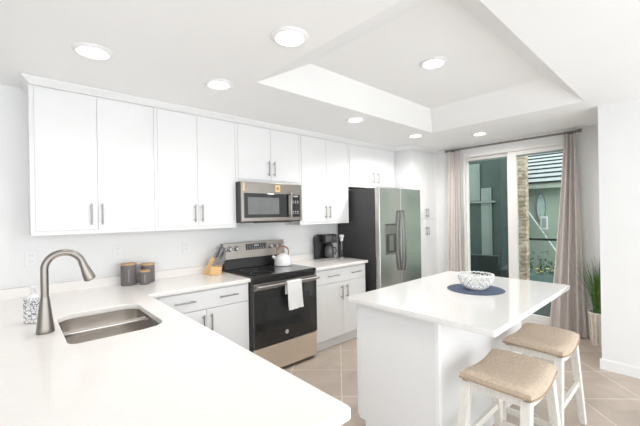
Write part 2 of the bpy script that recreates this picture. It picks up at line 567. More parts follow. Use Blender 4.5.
# ------------------------------------------------------------------ cabinets
def pull(parent, x, y, z, length, vertical=True, axis='y', out=-1):
    """bar pull on a front whose face lies at y (axis y) facing out"""
    bm = bmesh.new()
    off = 0.032 * out
    h = length / 2
    if axis == 'y':
        if vertical:
            cyl_into(bm, (x, y + off, z - h), (x, y + off, z + h), 0.0062, n=12)
            for s in (-1, 1):
                cyl_into(bm, (x, y, z + s * (h - 0.022)), (x, y + off, z + s * (h - 0.022)), 0.0045, n=8)
        else:
            cyl_into(bm, (x - h, y + off, z), (x + h, y + off, z), 0.0062, n=12)
            for s in (-1, 1):
                cyl_into(bm, (x + s * (h - 0.022), y, z), (x + s * (h - 0.022), y + off, z), 0.0045, n=8)
    else:
        if vertical:
            cyl_into(bm, (x + off, y, z - h), (x + off, y, z + h), 0.0062, n=12)
            for s in (-1, 1):
                cyl_into(bm, (x, y, z + s * (h - 0.022)), (x + off, y, z + s * (h - 0.022)), 0.0045, n=8)
        else:
            cyl_into(bm, (x + off, y - h, z), (x + off, y + h, z), 0.0062, n=12)
            for s in (-1, 1):
                cyl_into(bm, (x, y + s * (h - 0.022), z), (x + off, y + s * (h - 0.022), z), 0.0045, n=8)
    return obj('handle', bm, M['nickel'], parent, smooth=True)

def door(parent, name, x0, x1, yf, z0, z1, t=0.019):
    return box(name, M['cabinet'], parent, x0, x1, yf, yf + t - 0.0005, z0, z1, 0.0018)

def upper(label, x0, x1, z0, z1, split, hx, hz, yf=2.997, margin=0.026, gap=0.0025, group='white wall cabinets'):
    t = thing('wall_cabinet', label, 'cabinet', group=group)
    box('body', M['cabinet'], t, x0, x1, yf + 0.009, YB - 0.001, z0, z1, 0.0006)
    dl = door(t, 'door', x0 + margin, split - gap / 2, yf, z0 + 0.03, z1 - 0.012, 0.009)
    dr = door(t, 'door', split + gap / 2, x1 - margin, yf, z0 + 0.03, z1 - 0.012, 0.009)
    pull(dl, hx[0], yf, hz, 0.155)
    pull(dr, hx[1], yf, hz, 0.155)
    return t
ZU0, ZU1 = 1.362, 2.385
upper('tall two-door white wall cabinet at the far left end, above the canisters', 0.09, 0.8725, ZU0, ZU1, 0.475, (0.429, 0.497), 1.505)
upper('tall two-door white wall cabinet just left of the microwave, above the knife block', 0.8745, 1.613, ZU0, ZU1, 1.235, (1.200, 1.266), 1.505)
upper('short white wall cabinet directly above the microwave', 1.615, 2.406, 1.8085, ZU1, 2.020, (1.984, 2.052), 1.96)
upper('tall two-door white wall cabinet above the coffee maker, between microwave and refrigerator', 2.408, 3.212, ZU0, ZU1, 2.820, (2.787, 2.853), 1.505)
upper('short white wall cabinet above the stainless refrigerator', 3.214, 4.218, 1.829, ZU1, 3.745, (3.690, 3.800), 1.968)

# pantry
t = thing('pantry_cabinet', 'full-height white pantry cabinet between refrigerator and sliding door', 'cabinet')
YP = 2.70
box('body', M['cabinet'], t, 4.22, 4.85, YP + 0.019, YB - 0.001, 0.10, ZU1, 0.001)
box('toe_kick', M['toe'], t, 4.22, 4.85, YP + 0.08, YB - 0.01, 0.001, 0.0995)
for (z0, z1, hz) in ((1.392, ZU1 - 0.012, 1.475), (0.115, 1.386, 1.205)):
    for (a, b, hx) in ((4.226, 4.5585, 4.532), (4.5615, 4.844, 4.592)):
        dd = door(t, 'door', a, b, YP, z0, z1)
        pull(dd, hx, YP, hz, 0.13)
struct(box('trim_1', M['trim'], None, 4.852, XS - 0.001, YP + 0.012, YB - 0.001, 0.0, ZU1 + 0.046))

# crown moulding: follows fronts
def crown(name, pts):
    """pts: plan polyline of the cabinet front face, outward to the right side when walking"""
    bm = bmesh.new()
    prof = [(-0.02, 2.387), (0.008, 2.387), (0.012, 2.394), (0.05, 2.425), (0.05, 2.4325), (-0.02, 2.4325)]
    P = [Vector((x, y)) for x, y in pts]
    ns = []
    for a, b in zip(P, P[1:]):
        dd = (b - a).normalized()
        ns.append(Vector((dd.y, -dd.x)))
    rings = []
    for i, p in enumerate(P):
        if i == 0: n = ns[0]
        elif i == len(P) - 1: n = ns[-1]
        else:
            n = ns[i - 1] + ns[i]
            n = n / (n.dot(ns[i]))
        rings.append([bm.verts.new((p.x + n.x * o, p.y + n.y * o, z)) for o, z in prof])
    for a, b in zip(rings, rings[1:]):
        for k in range(len(prof)):
            bm.faces.new((a[k], a[(k + 1) % len(prof)], b[(k + 1) % len(prof)], b[k]))
    bm.faces.new(rings[0]); bm.faces.new(list(reversed(rings[-1])))
    return struct(obj(name, bm, M['trim']))
crown('trim_2', [(0.105, YB - 0.002), (0.105, 3.005), (4.20, 3.005), (4.20, 2.72), (XS - 0.002, 2.72)])

# base cabinets on the back wall
def base_cab(label, x0, x1, xd0, xd1, split, pulls, dhx, yf=2.70):
    t = thing('base_cabinet', label, 'cabinet', group='white base cabinets along the back wall')
    box('body', M['cabinet'], t, x0, x1, yf + 0.019, YB - 0.001, 0.10, 0.8805, 0.001)
    box('toe_kick', M['toe'], t, x0, x1, yf + 0.045, YB - 0.01, 0.001, 0.0995)
    dw = door(t, 'drawer', xd0, xd1, yf, 0.720, 0.868)
    for px in pulls:
        pull(dw, px, yf, 0.800, 0.165, vertical=False)
    for (a, b, hx) in ((xd0, split - 0.0015, dhx[0]), (split + 0.0015, xd1, dhx[1])):
        dd = door(t, 'door', a, b, yf, 0.112, 0.714)
        pull(dd, hx, yf, 0.600, 0.155)
    return t
base_cab('white base cabinet with wide drawer left of the black range', 0.700, 1.568, 0.80, 1.556, 1.168, (0.987, 1.358), (1.136, 1.203))
base_cab('white base cabinet with wide drawer between range and refrigerator', 2.352, 3.172, 2.362, 3.160, 2.777, (2.609, 2.978), (2.737, 2.818))

# peninsula cabinet under the sink (open box)
t = thing('sink_cabinet', 'white cabinet carrying the peninsula worktop and sink', 'cabinet')
bm = bmesh.new()
xa, xb, ya, yb = 0.0, 0.66, 0.70, 2.66
box_into(bm, xa, xa + 0.018, ya, yb, 0.10, 0.8805)
box_into(bm, xb - 0.018, xb, ya, yb, 0.10, 0.8805)
box_into(bm, xa + 0.018, xb - 0.018, ya, ya + 0.018, 0.10, 0.8805)
box_into(bm, xa + 0.018, xb - 0.018, yb - 0.018, yb, 0.10, 0.8805)
box_into(bm, xa + 0.018, xb - 0.018, ya + 0.018, yb - 0.018, 0.10, 0.118)
obj('body', bm, M['cabinet'], t)
box('toe_kick', M['toe'], t, xa, xb - 0.075, ya, yb, 0.001, 0.0995)
for (a, b, hy) in ((0.72, 1.18, 1.14), (1.184, 1.60, 1.23), (1.604, 2.12, 2.08), (2.124, 2.62, 2.16)):
    dd = box('door', M['cabinet'], t, xb + 0.0005, xb + 0.019, a, b, 0.112, 0.868, 0.0018)
    pull(dd, xb + 0.019, hy, 0.76, 0.155, axis='x', out=1)

# ------------------------------------------------------------------ worktops
ZT0, ZT1 = 0.882, 0.914
XP, YPN, YC = 0.722, 0.672, 2.676
outer = [(-0.42, YPN), (XP - 0.015, YPN), (XP - 0.004, YPN + 0.004), (XP, YPN + 0.015), (XP, YC), (1.570, YC), (1.570, YB - 0.001), (-0.42, YB - 0.001)]
SX0, SX1, SY0, SY1 = 0.176, 0.596, 1.868, 2.490
sink_cut = [(SX0 + 0.035, SY0), (SX1 - 0.12, SY0), (SX1 - 0.05, SY0 + 0.015), (SX1 - 0.012, SY0 + 0.05), (SX1, SY0 + 0.09),
            (SX1, SY1 - 0.075), (SX1 - 0.012, SY1 - 0.045), (SX1 - 0.055, SY1 - 0.01), (SX1 - 0.08, SY1),
            (SX0 + 0.085, SY1), (SX0 + 0.05, SY1 - 0.012), (SX0 + 0.015, SY1 - 0.05), (SX0, SY1 - 0.085),
            (SX0, SY0 + 0.05), (SX0 + 0.010, SY0 + 0.015)]
top = slab('worktop', M['quartz'], None, [outer, sink_cut], ZT0, ZT1)
tag(top, 'white quartz worktop of the peninsula and left back run with sink cut-out', 'countertop')
box('upstand', M['quartz'], top, -0.42, 1.570, YB - 0.021, YB - 0.001, ZT1 - 0.001, 0.985, 0.002)
top2 = slab('worktop', M['quartz'], None, [[(2.350, YC), (3.190, YC), (3.190, YB - 0.001), (2.350, YB - 0.001)]], ZT0, ZT1)
tag(top2, 'short white quartz worktop under the coffee maker beside the refrigerator', 'countertop')
box('upstand', M['quartz'], top2, 2.350, 3.190, YB - 0.021, YB - 0.001, ZT1 - 0.001, 0.985, 0.002)

# ------------------------------------------------------------------ sink
t = thing('kitchen_sink', 'stainless double-bowl undermount sink in the peninsula worktop', 'sink', (0, 0, 0))
YD = 2.21
def bowl(name, poly, zb):
    bm = bmesh.new()
    cx = sum(p[0] for p in poly) / len(poly); cy = sum(p[1] for p in poly) / len(poly)
    def ring(k, z): return [bm.verts.new((cx + (x - cx) * k, cy + (y - cy) * k, z)) for x, y in poly]
    R = [ring(1.0, 0.8815), ring(0.985, 0.80), ring(0.965, zb + 0.03), ring(0.93, zb + 0.008), ring(0.86, zb), ring(0.15, zb - 0.004)]
    R2 = [ring(1.006, 0.8815), ring(0.995, 0.80), ring(0.975, zb + 0.028), ring(0.94, zb + 0.004), ring(0.865, zb - 0.003), ring(0.15, zb - 0.008)]
    n = len(poly)
    for S in (R, R2):
        for a, b in zip(S, S[1:]):
            for i in range(n):
                bm.faces.new((a[i], a[(i + 1) % n], b[(i + 1) % n], b[i]))
        bm.faces.new(S[-1])
    for i in range(n):
        bm.faces.new((R[0][i], R[0][(i + 1) % n], R2[0][(i + 1) % n], R2[0][i]))
    return obj(name, bm, M['sink'], t, smooth=True)
e = 0.012
far = [(SX1 + e, YD + 0.012)] + [(x + (e if x > 0.37 else -e), y + (e if y > YD + 0.2 else 0)) for x, y in sink_cut[5:13]] + [(SX0 - e, YD + 0.012)]
near = [(SX0 - e, YD - 0.012)] + [(x + (e if x > 0.37 else -e), y - (e if y < YD - 0.15 else 0)) for x, y in sink_cut[13:15] + sink_cut[0:5]] + [(SX1 + e, YD - 0.012)]
b1 = bowl('bowl', far, 0.735)
b2 = bowl('bowl', near, 0.735)
bm = bmesh.new(); box_into(bm, SX0 + 0.002, SX1 - 0.002, YD - 0.0135, YD + 0.0135, 0.845, 0.8795, 0.006)
obj('divider', bm, M['sink'], t, smooth=True)
for b, cy in ((b1, (YD + SY1) / 2), (b2, (YD + SY0) / 2)):
    bm = bmesh.new(); lathe_into(bm, [(0, 0.006), (0.018, 0.006), (0.04, 0.008), (0.045, 0.002), (0.045, 0.0), (0, 0.0)], 24, (0.386, cy, 0.732))
    obj('drain', bm, M['nickel'], b, smooth=True)

# ------------------------------------------------------------------ faucet
t = thing('faucet', 'brushed nickel gooseneck faucet rising beside the sink', 'faucet', (0.113, 2.165, ZT1 + 0.0005))
bm = bmesh.new()
lathe_into(bm, [(0, 0), (0.037, 0), (0.038, 0.004), (0.036, 0.02), (0.0285, 0.085), (0.021, 0.15), (0.018, 0.175), (0, 0.175)], 32)
obj('base', bm, M['faucet'], t, smooth=True)
bm = bmesh.new()
pts = [(0, 0, 0.172), (0, 0, 0.24), (0, 0, 0.31)]
R = 0.079
for k in range(1, 17):
    a = math.pi - math.radians(165) * k / 16
    pts.append((R + R * math.cos(a), 0, 0.31 + R * math.sin(a)))
tube_into(bm, pts, 0.0165, 18)
obj('spout', bm, M['faucet'], t, smooth=True)
bm = bmesh.new()
p = Vector(pts[-1]); dr = (Vector(pts[-1]) - Vector(pts[-2])).normalized()
dr = (dr + Vector((0.06, 0, -0.2))).normalized()
tube_into(bm, [p - dr * 0.004, p + dr * 0.02, p + dr * 0.07, p + dr * 0.096, p + dr * 0.100], [0.0175, 0.0185, 0.026, 0.0275, 0.024], 20)
sh = obj('spray_head', bm, M['faucet'], t, smooth=True)
bm = bmesh.new(); tube_into(bm, [p + dr * 0.099, p + dr * 0.103], [0.020, 0.019], 16)
obj('nozzle', bm, M['badge_dark'], sh, smooth=True)

# ------------------------------------------------------------------ soap bottle
t = thing('soap_dispenser', 'white square soap bottle with dark floral scrollwork behind the faucet', 'soap dispenser', (0.078, 2.425, ZT1 + 0.0005), math.radians(-42))
bm = bmesh.new(); box_into(bm, -0.034, 0.034, -0.030, 0.030, 0, 0.135, 0.008, 3)
prism = None
obj('bottle', bm, M['floral'], t, smooth=True)
bm = bmesh.new(); lathe_into(bm, [(0, 0.1355), (0.028, 0.1355), (0.022, 0.148), (0.014, 0.152), (0.014, 0.166), (0.0, 0.166)], 24)
obj('collar', bm, M['white_plastic'], t, smooth=True)
bm = bmesh.new(); cyl_into(bm, (0, 0, 0.1655), (0, 0, 0.184), 0.006); box_into(bm, -0.014, 0.030, -0.012, 0.012, 0.183, 0.197, 0.004)
obj('pump', bm, M['white_plastic'], t, smooth=True)

# ------------------------------------------------------------------ canisters
def canister(label, x, y, r, h):
    t = thing('canister', label, 'canister', (x, y, ZT1 + 0.0005), 0, 'grey canisters with wooden lids')
    bm = bmesh.new(); lathe_into(bm, [(0, 0), (r - 0.003, 0), (r, 0.004), (r, h), (0, h)], 36)
    obj('jar', bm, M['canister'], t, smooth=True)
    bm = bmesh.new(); lathe_into(bm, [(0, h), (r + 0.002, h), (r + 0.003, h + 0.004), (r + 0.002, h + 0.013), (0, h + 0.014)], 36)
    obj('lid', bm, M['wood_lid'], t, smooth=True)
    # worn pale vertical script, not legible in the photo: a looping line
    bm = bmesh.new()
    a0 = math.atan2(-y, -x)
    pts = []
    n = 40
    for i in range(n + 1):
        s = i / n
        da = 0.11 * math.sin(s * 2 * math.pi * 4.5)
        z = h * (0.18 + 0.62 * s) + 0.006 * math.sin(s * 2 * math.pi * 9)
        pts.append(((r + 0.0004) * math.cos(a0 + da), (r + 0.0004) * math.sin(a0 + da), z))
    tube_into(bm, pts, 0.0013, 6)
    obj('script', bm, M['script'], t)
canister('tallest grey canister with wooden lid, leftmost of the three', 0.712, 3.185, 0.058, 0.168)
canister('grey canister with wooden lid standing behind the smallest one', 0.866, 3.210, 0.055, 0.148)
canister('smallest grey canister with wooden lid at the front', 0.818, 3.118, 0.040, 0.105)

# ------------------------------------------------------------------ knife block
KX, KY = 1.432, 3.135
KR = math.radians(-42)
t = thing('knife_block', 'pale beech knife block beside the range', 'knife block', (KX, KY, ZT1 + 0.0005), KR)
bm = bmesh.new()
prism_into(bm, [(-0.100, 0.0), (0.022, 0.0), (0.092, 0.122), (-0.022, 0.160)], 1, 0.0, 0.088)
obj('rear_block', bm, M['wood_light'], t, bevel=0.004)
bm = bmesh.new()
prism_into(bm, [(-0.030, 0.0), (0.078, 0.0), (0.086, 0.078), (-0.012, 0.086)], 1, -0.056, -0.001)
obj('front_block', bm, M['wood_light'], t, bevel=0.004)
KM = Matrix.Translation((KX, KY, ZT1 + 0.0005)) @ Matrix.Rotation(KR, 4, 'Z')
def knife(label, lx, ly, lz, dirv, ln, w, group):
    a = KM @ Vector((lx, ly, lz))
    dv = (KM.to_3x3() @ Vector(dirv)).normalized()
    ref = KM.to_3x3() @ Vector((0, 1, 0))
    t = thing('knife', label, 'knife', tuple(a), 0, group)
    h = bmesh.new()
    beam_into(h, dv * 0.014, dv * ln, w * 1.3, w * 0.7, ref)
    obj('grip', h, M['knife_handle'], t, bevel=0.003)
    h = bmesh.new()
    beam_into(h, dv * 0.003, dv * 0.0138, w * 1.4, w * 0.8, ref)
    obj('bolster', h, M['knife_end'], t, bevel=0.001)
def ztop(lx): return 0.160 - (lx + 0.022) / 0.114 * 0.038
for lx, ly, ln, wd in ((-0.002, 0.022, 0.120, 'left front'), (0.004, 0.064, 0.130, 'left rear'), (0.034, 0.022, 0.115, 'middle front'), (0.040, 0.064, 0.125, 'middle rear'), (0.070, 0.040, 0.110, 'right')):
    knife('tall grey-handled knife in the rear of the knife block, ' + wd + ' slot', lx, ly, ztop(lx), (0.46, 0.0, 0.88), ln, 0.0165, 'large knives in the beech block')
for k, wd in enumerate(('leftmost', 'second from the left', 'third from the left', 'rightmost')):
    lx = 0.0 + 0.024 * k
    knife('short grey steak knife in the front row of the knife block, ' + wd, lx, -0.028, 0.086 - (lx + 0.012) / 0.098 * 0.008 + 0.002, (0.55, 0.0, 0.83), 0.098, 0.0135, 'steak knives in the beech block')

# ------------------------------------------------------------------ range
t = thing('range', 'stainless and black glass electric range between the base cabinets', 'stove')
RX0, RX1 = 1.574, 2.322
box('body', M['fridge_side'], t, RX0, RX1, 2.675, 3.262, 0.03, 0.893, 0.002)
for x in (RX0 + 0.05, RX1 - 0.05):
    for y in (2.74, 3.2):
        bm = bmesh.new(); cyl_into(bm, (x, y, 0.001), (x, y, 0.031), 0.015)
        obj('foot', bm, M['black'], t)
ck = box('cooktop', M['cooktop'], t, RX0 - 0.001, RX1 + 0.001, 2.652, 3.20, 0.8935, 0.926, 0.005)
for (cx, cy, r) in ((1.76, 2.80, 0.105), (2.15, 2.80, 0.085), (1.77, 3.05, 0.080), (2.15, 3.05, 0.105)):
    bm = bmesh.new()
    lathe_into(bm, [(r - 0.0012, 0.0), (r + 0.0012, 0.0), (r + 0.0012, 0.0004), (r - 0.0012, 0.0004), (r - 0.0012, 0.0)], 40, (cx, cy, 0.9261))
    obj('burner_ring', bm, M['badge_dark'], ck)
# backguard
bm = bmesh.new()
prism_into(bm, [(3.195, 0.9265), (3.262, 0.9265), (3.262, 1.03), (3.205, 1.03)], 0, RX0 + 0.004, RX1 - 0.004)
obj('vent_panel', bm, M['black'], t, bevel=0.003)
bm = bmesh.new()
prism_into(bm, [(3.188, 1.031), (3.268, 1.031), (3.268, 1.192), (3.214, 1.196)], 0, RX0 - 0.002, RX1 + 0.002)
bg = obj('control_panel', bm, M['steel_warm'], t, bevel=0.003)
def bgy(z): return 3.188 + (z - 1.031) / 0.165 * 0.026
bm = bmesh.new()
z0, z1 = 1.112, 1.176
prism_into(bm, [(bgy(z0) - 0.003, z0), (bgy(z0) + 0.003, z0), (bgy(z1) + 0.003, z1), (bgy(z1) - 0.003, z1)], 0, 1.826, 2.082)
ds = obj('display', bm, M['black_glass'], bg)
bm = bmesh.new()
random.seed(3)
for r_, zz in enumerate((1.160, 1.145, 1.130, 1.118)):
    for k in range(9):
        if r_ < 2 and 3 <= k <= 5:
            continue
        x = 1.840 + k * 0.0275
        box_into(bm, x, x + 0.013, bgy(zz) - 0.0042, bgy(zz) - 0.0025, zz, zz + 0.005)
box_into(bm, 1.925, 1.985, bgy(1.148) - 0.0042, bgy(1.148) - 0.0025, 1.146, 1.165)
obj('button_markings', bm, M['marking'], ds)
for x in (1.640, 1.714, 2.134, 2.207, 2.280):
    bm = bmesh.new()
    y = bgy(1.138)
    tube_into(bm, [(x, y - 0.001, 1.138), (x, y - 0.010, 1.1375), (x, y - 0.012, 1.137), (x, y - 0.034, 1.135), (x, y - 0.036, 1.135)], [0.027, 0.026, 0.021, 0.0185, 0.016], 24)
    kb = obj('knob', bm, M['steel'], bg, smooth=True)
    bm = bmesh.new(); box_into(bm, x - 0.003, x + 0.003, y - 0.041, y - 0.036, 1.121, 1.149, 0.001)
    obj('grip', bm, M['badge'], kb)
# front
box('front_rail', M['black'], t, RX0 + 0.001, RX1 - 0.001, 2.660, 2.6745, 0.866, 0.8925, 0.002)
od = box('oven_door', M['black_glass'], t, RX0 + 0.003, RX1 - 0.003, 2.640, 2.6735, 0.283, 0.862, 0.004)
bm = bmesh.new(); box_into(bm, RX0 + 0.003, RX1 - 0.003, 2.6375, 2.6396, 0.800, 0.860)
obj('top_band', bm, M['steel'], od)
box('window', M['oven_window'], od, 1.70, 2.22, 2.6385, 2.6396, 0.40, 0.705)
bm = bmesh.new()
cyl_into(bm, (RX0 + 0.010, 2.592, 0.835), (RX1 - 0.010, 2.592, 0.835), 0.0125, n=16)
for x in (RX0 + 0.035, RX1 - 0.035):
    box_into(bm, x - 0.014, x + 0.014, 2.592, 2.6378, 0.823, 0.847, 0.004)
obj('handle', bm, M['steel'], od, smooth=True)
# round maker's badge on the glass
bm = bmesh.new(); cyl_into(bm, (1.932, 2.6385, 0.362), (1.932, 2.6360, 0.362), 0.020, n=32)
bd = obj('badge', bm, M['badge'], od, smooth=True)
bm = bmesh.new()
def ring_xz(bm, cx, y, cz, R, r, a0=0, a1=360, n=28):
    pts = [(cx + R * math.cos(math.radians(a0 + (a1 - a0) * k / n)), y, cz + R * math.sin(math.radians(a0 + (a1 - a0) * k / n))) for k in range(n + 1)]
    tube_into(bm, pts, r, 6)
ring_xz(bm, 1.932, 2.6355, 0.362, 0.0165, 0.0008)
ring_xz(bm, 1.9265, 2.6355, 0.362, 0.0055, 0.0009, 40, 350)
ring_xz(bm, 1.938, 2.6355, 0.365, 0.0035, 0.0009, 30, 270)
ring_xz(bm, 1.938, 2.6355, 0.358, 0.0038, 0.0009, 90, -120)
obj('monogram', bm, M['badge_dark'], bd)
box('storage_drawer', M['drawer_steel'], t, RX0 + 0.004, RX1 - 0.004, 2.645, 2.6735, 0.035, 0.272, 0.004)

# towel over the oven handle
def towel():
    bm = bmesh.new()
    n = 10
    path = [(2.571, 0.588)]
    for k in range(8): path.append((2.5755 + 0.0005 * math.sin(k), 0.62 + 0.21 * k / 7))
    for k in range(0, 9):
        a = math.pi - math.pi * k / 8
        path.append((2.592 + 0.0165 * math.cos(a), 0.837 + 0.0165 * math.sin(a)))
    for k in range(1, 6): path.append((2.6095, 0.837 - 0.022 * k))
    th = 0.0025
    x0, x1 = 1.898, 2.070
    grid = []
    for side in (0, 1):
        g = []
        for i in range(n + 1):
            s = i / n
            col = []
            for j, (y, z) in enumerate(path):
                a = path[max(0, j - 1)]; b = path[min(len(path) - 1, j + 1)]
                ty, tz = b[0] - a[0], b[1] - a[1]
                L = math.hypot(ty, tz); ny, nz = -tz / L, ty / L
                drop = max(0, 0.80 - z) if j < 9 else 0
                wob = -abs(0.012 * drop / 0.2 * math.sin(s * 9.0)) if j < 9 else 0
                o = th if side else 0
                col.append(bm.verts.new((x0 + (x1 - x0) * s + drop * 0.06, y + ny * o + wob, z + nz * o - (0.006 * (1 - s) if j == 0 else 0))))
            g.append(col)
        grid.append(g)
    m = len(path)
    for side in (0, 1):
        for i in range(n):
            for j in range(m - 1):
                bm.faces.new((grid[side][i][j], grid[side][i + 1][j], grid[side][i + 1][j + 1], grid[side][i][j + 1]))
    for i in range(n):
        for j in (0, m - 1):
            bm.faces.new((grid[0][i][j], grid[0][i + 1][j], grid[1][i + 1][j], grid[1][i][j]))
    for j in range(m - 1):
        for i in (0, n):
            bm.faces.new((grid[0][i][j], grid[0][i][j + 1], grid[1][i][j + 1], grid[1][i][j]))
    return bm
tag(obj('dish_towel', towel(), M['towel'], smooth=True), 'white dish towel hanging over the oven door handle', 'towel')

# kettle
t = thing('kettle', 'white enamel kettle with brown handle on the cooktop', 'kettle', (2.185, 3.04, 0.9272), math.radians(-40))
bm = bmesh.new()
lathe_into(bm, [(0, 0), (0.088, 0), (0.094, 0.006), (0.095, 0.02), (0.092, 0.055), (0.080, 0.088), (0.060, 0.112), (0.034, 0.124), (0, 0.126)], 40)
obj('body', bm, M['enamel'], t, smooth=True)
bm = bmesh.new(); tube_into(bm, [(-0.070, 0, 0.070), (-0.092, 0, 0.088), (-0.112, 0, 0.104)], [0.024, 0.018, 0.014], 16)
obj('spout', bm, M['enamel'], t, smooth=True)
bm = bmesh.new(); lathe_into(bm, [(0, 0.126), (0.034, 0.1262), (0.032, 0.131), (0, 0.134)], 28)
ld = obj('lid', bm, M['enamel'], t, smooth=True)
bm = bmesh.new(); lathe_into(bm, [(0, 0.133), (0.005, 0.133), (0.005, 0.142), (0.011, 0.147), (0.009, 0.156), (0, 0.158)], 16)
obj('knob', bm, M['kettle_handle'], ld, smooth=True)
bm = bmesh.new()
pts = [(-0.058, 0, 0.105)]
for k in range(13):
    a = math.pi - math.pi * k / 12
    pts.append((0.066 * math.cos(a), 0, 0.150 + 0.058 * math.sin(a)))
pts.append((0.058, 0, 0.105))
tube_into(bm, pts, [0.0045] * 3 + [0.0085] * 9 + [0.0045] * 3, 12)
obj('handle', bm, M['kettle_handle'], t, smooth=True)

# ------------------------------------------------------------------ microwave
t = thing('microwave', 'stainless over-the-range microwave above the cooktop', 'microwave')
MX0, MX1, MY = 1.618, 2.352, 2.905
MZ0, MZ1 = 1.405, 1.806
box('body', M['fridge_side'], t, MX0, MX1, MY + 0.022, 3.20, MZ0, MZ1, 0.003)
fr = box('front_panel', M['steel_warm'], t, MX0, MX1, MY, MY + 0.0215, MZ0 + 0.012, MZ1, 0.006)
box('door_glass', M['black_glass'], fr, 1.646, 2.172, MY - 0.004, MY - 0.0005, 1.455, 1.695, 0.003)
box('window', M['window_grey'], fr, 1.684, 2.050, MY - 0.0055, MY - 0.0042, 1.487, 1.655)
cp = box('control_panel', M['black_glass'], fr, 2.205, 2.325, MY - 0.003, MY - 0.0005, 1.455, 1.695, 0.002)
bm = bmesh.new()
box_into(bm, 2.238, 2.298, MY - 0.0042, MY - 0.0032, 1.668, 1.684)
for zz in (1.600, 1.618, 1.490, 1.508):
    for k in range(3):
        box_into(bm, 2.226 + k * 0.031, 2.243 + k * 0.031, MY - 0.0042, MY - 0.0032, zz, zz + 0.009)
obj('button_markings', bm, M['marking'], cp)
bm = bmesh.new()
box_into(bm, 2.170, 2.198, MY - 0.046, MY - 0.030, 1.448, 1.712, 0.007)
for zz in (1.462, 1.684):
    box_into(bm, 2.173, 2.195, MY - 0.034, MY - 0.0004, zz, zz + 0.016, 0.003)
obj('handle', bm, M['steel'], fr, smooth=True)
box('vent_grille', M['black'], t, MX0 + 0.14, MX1 - 0.14, MY + 0.002, MY + 0.0205, MZ0 - 0.004, MZ0 + 0.0115)
st = box('sticker', M['sticker'], fr, 2.008, 2.068, MY - 0.0018, MY - 0.0003, 1.716, 1.786)
bm = bmesh.new(); ring_xz(bm, 2.038, MY - 0.0020, 1.751, 0.012, 0.003); box_into(bm, 2.032, 2.044, MY - 0.0030, MY - 0.0019, 1.745, 1.757)
obj('printed_mark', bm, M['sticker_mark'], st)
box('tape_strip', M['sticker'], fr, MX0 + 0.016, MX0 + 0.034, MY - 0.0018, MY - 0.0003, 1.715, 1.797)

# ------------------------------------------------------------------ refrigerator
t = thing('refrigerator', 'stainless side-by-side refrigerator with dark grey side and water dispenser', 'refrigerator')
FX0, FX1 = 3.272, 4.196
box('body', M['fridge_side'], t, FX0, FX1, 2.640, 3.262, 0.03, 1.790, 0.004)
box('base_grille', M['black'], t, FX0 + 0.01, FX1 - 0.01, 2.60, 2.639, 0.005, 0.085)
FY = 2.562
XSP = 3.715
dl = box('freezer_door', M['fridge_steel'], t, FX0 + 0.002, XSP - 0.003, FY, 2.634, 0.09, 1.795, 0.010)
drr = box('refrigerator_door', M['fridge_steel'], t, XSP + 0.003, FX1, FY, 2.634, 0.09, 1.795, 0.010)
for pp, hx in ((dl, XSP - 0.034), (drr, XSP + 0.034)):
    bm = bmesh.new()
    pts = []
    for k in range(13):
        s = k / 12
        pts.append((hx, FY - 0.028 - 0.028 * math.sin(math.pi * s), 0.75 + 0.76 * s))
    pts = [(hx, FY - 0.0005, 0.762)] + pts + [(hx, FY - 0.0005, 1.498)]
    tube_into(bm, pts, 0.0125, 12)
    obj('handle', bm, M['handle_dark'], pp, smooth=True)
dsp = box('dispenser', M['steel'], dl, 3.375, 3.610, FY - 0.008, FY - 0.0005, 0.965, 1.350, 0.003)
box('control_strip', M['cavity'], dsp, 3.385, 3.600, FY - 0.0095, FY - 0.0082, 1.325, 1.346)
bm = bmesh.new(); box_into(bm, 3.392, 3.594, FY - 0.010, FY - 0.0082, 0.985, 1.220)
cav = obj('cavity', bm, M['cavity'], dsp)
bm = bmesh.new(); box_into(bm, 3.450, 3.535, FY - 0.018, FY - 0.0105, 1.01, 1.20, 0.003)
obj('paddle', bm, M['steel'], cav)
bm = bmesh.new(); box_into(bm, 3.392, 3.594, FY - 0.022, FY - 0.0105, 0.972, 0.986)
obj('drip_tray', bm, M['steel'], cav)

# ------------------------------------------------------------------ coffee maker and frother
t = thing('coffee_maker', 'black drip coffee maker on the worktop beside the refrigerator', 'coffee maker', (2.925, 3.120, ZT1 + 0.0005), math.radians(-12))
bm = bmesh.new(); box_into(bm, -0.105, 0.105, -0.09, 0.11, 0.0, 0.022, 0.006)
obj('base', bm, M['steel'], t)
bm = bmesh.new(); box_into(bm, -0.10, 0.10, 0.03, 0.105, 0.0225, 0.31, 0.008); box_into(bm, -0.135, -0.101, 0.03, 0.10, 0.001, 0.285, 0.004)
obj('water_tank', bm, M['black'], t)
bm = bmesh.new(); box_into(bm, -0.075, 0.10, -0.085, 0.0295, 0.205, 0.315, 0.012)
hd = obj('brew_head', bm, M['black'], t)
bm = bmesh.new(); cyl_into(bm, (0.055, -0.085, 0.262), (0.055, -0.093, 0.262), 0.022, n=20); box_into(bm, -0.06, 0.02, -0.087, -0.0845, 0.225, 0.30)
obj('control_dial', bm, M['coffee'], hd)
bm = bmesh.new(); lathe_into(bm, [(0, 0), (0.054, 0), (0.060, 0.012), (0.062, 0.07), (0.054, 0.12), (0.045, 0.142), (0.0, 0.142)], 28, (0.012, -0.035, 0.023))
cf = obj('carafe', bm, M['coffee'], t, smooth=True)
bm = bmesh.new(); lathe_into(bm, [(0, 0.1425), (0.047, 0.1425), (0.047, 0.165), (0.0, 0.170)], 28, (0.012, -0.035, 0.023))
obj('lid', bm, M['black'], cf, smooth=True)
bm = bmesh.new(); tube_into(bm, [(0.045, -0.078, 0.155), (0.060, -0.106, 0.148), (0.066, -0.112, 0.105), (0.055, -0.095, 0.060)], 0.007, 10)
obj('handle', bm, M['black'], cf, smooth=True)

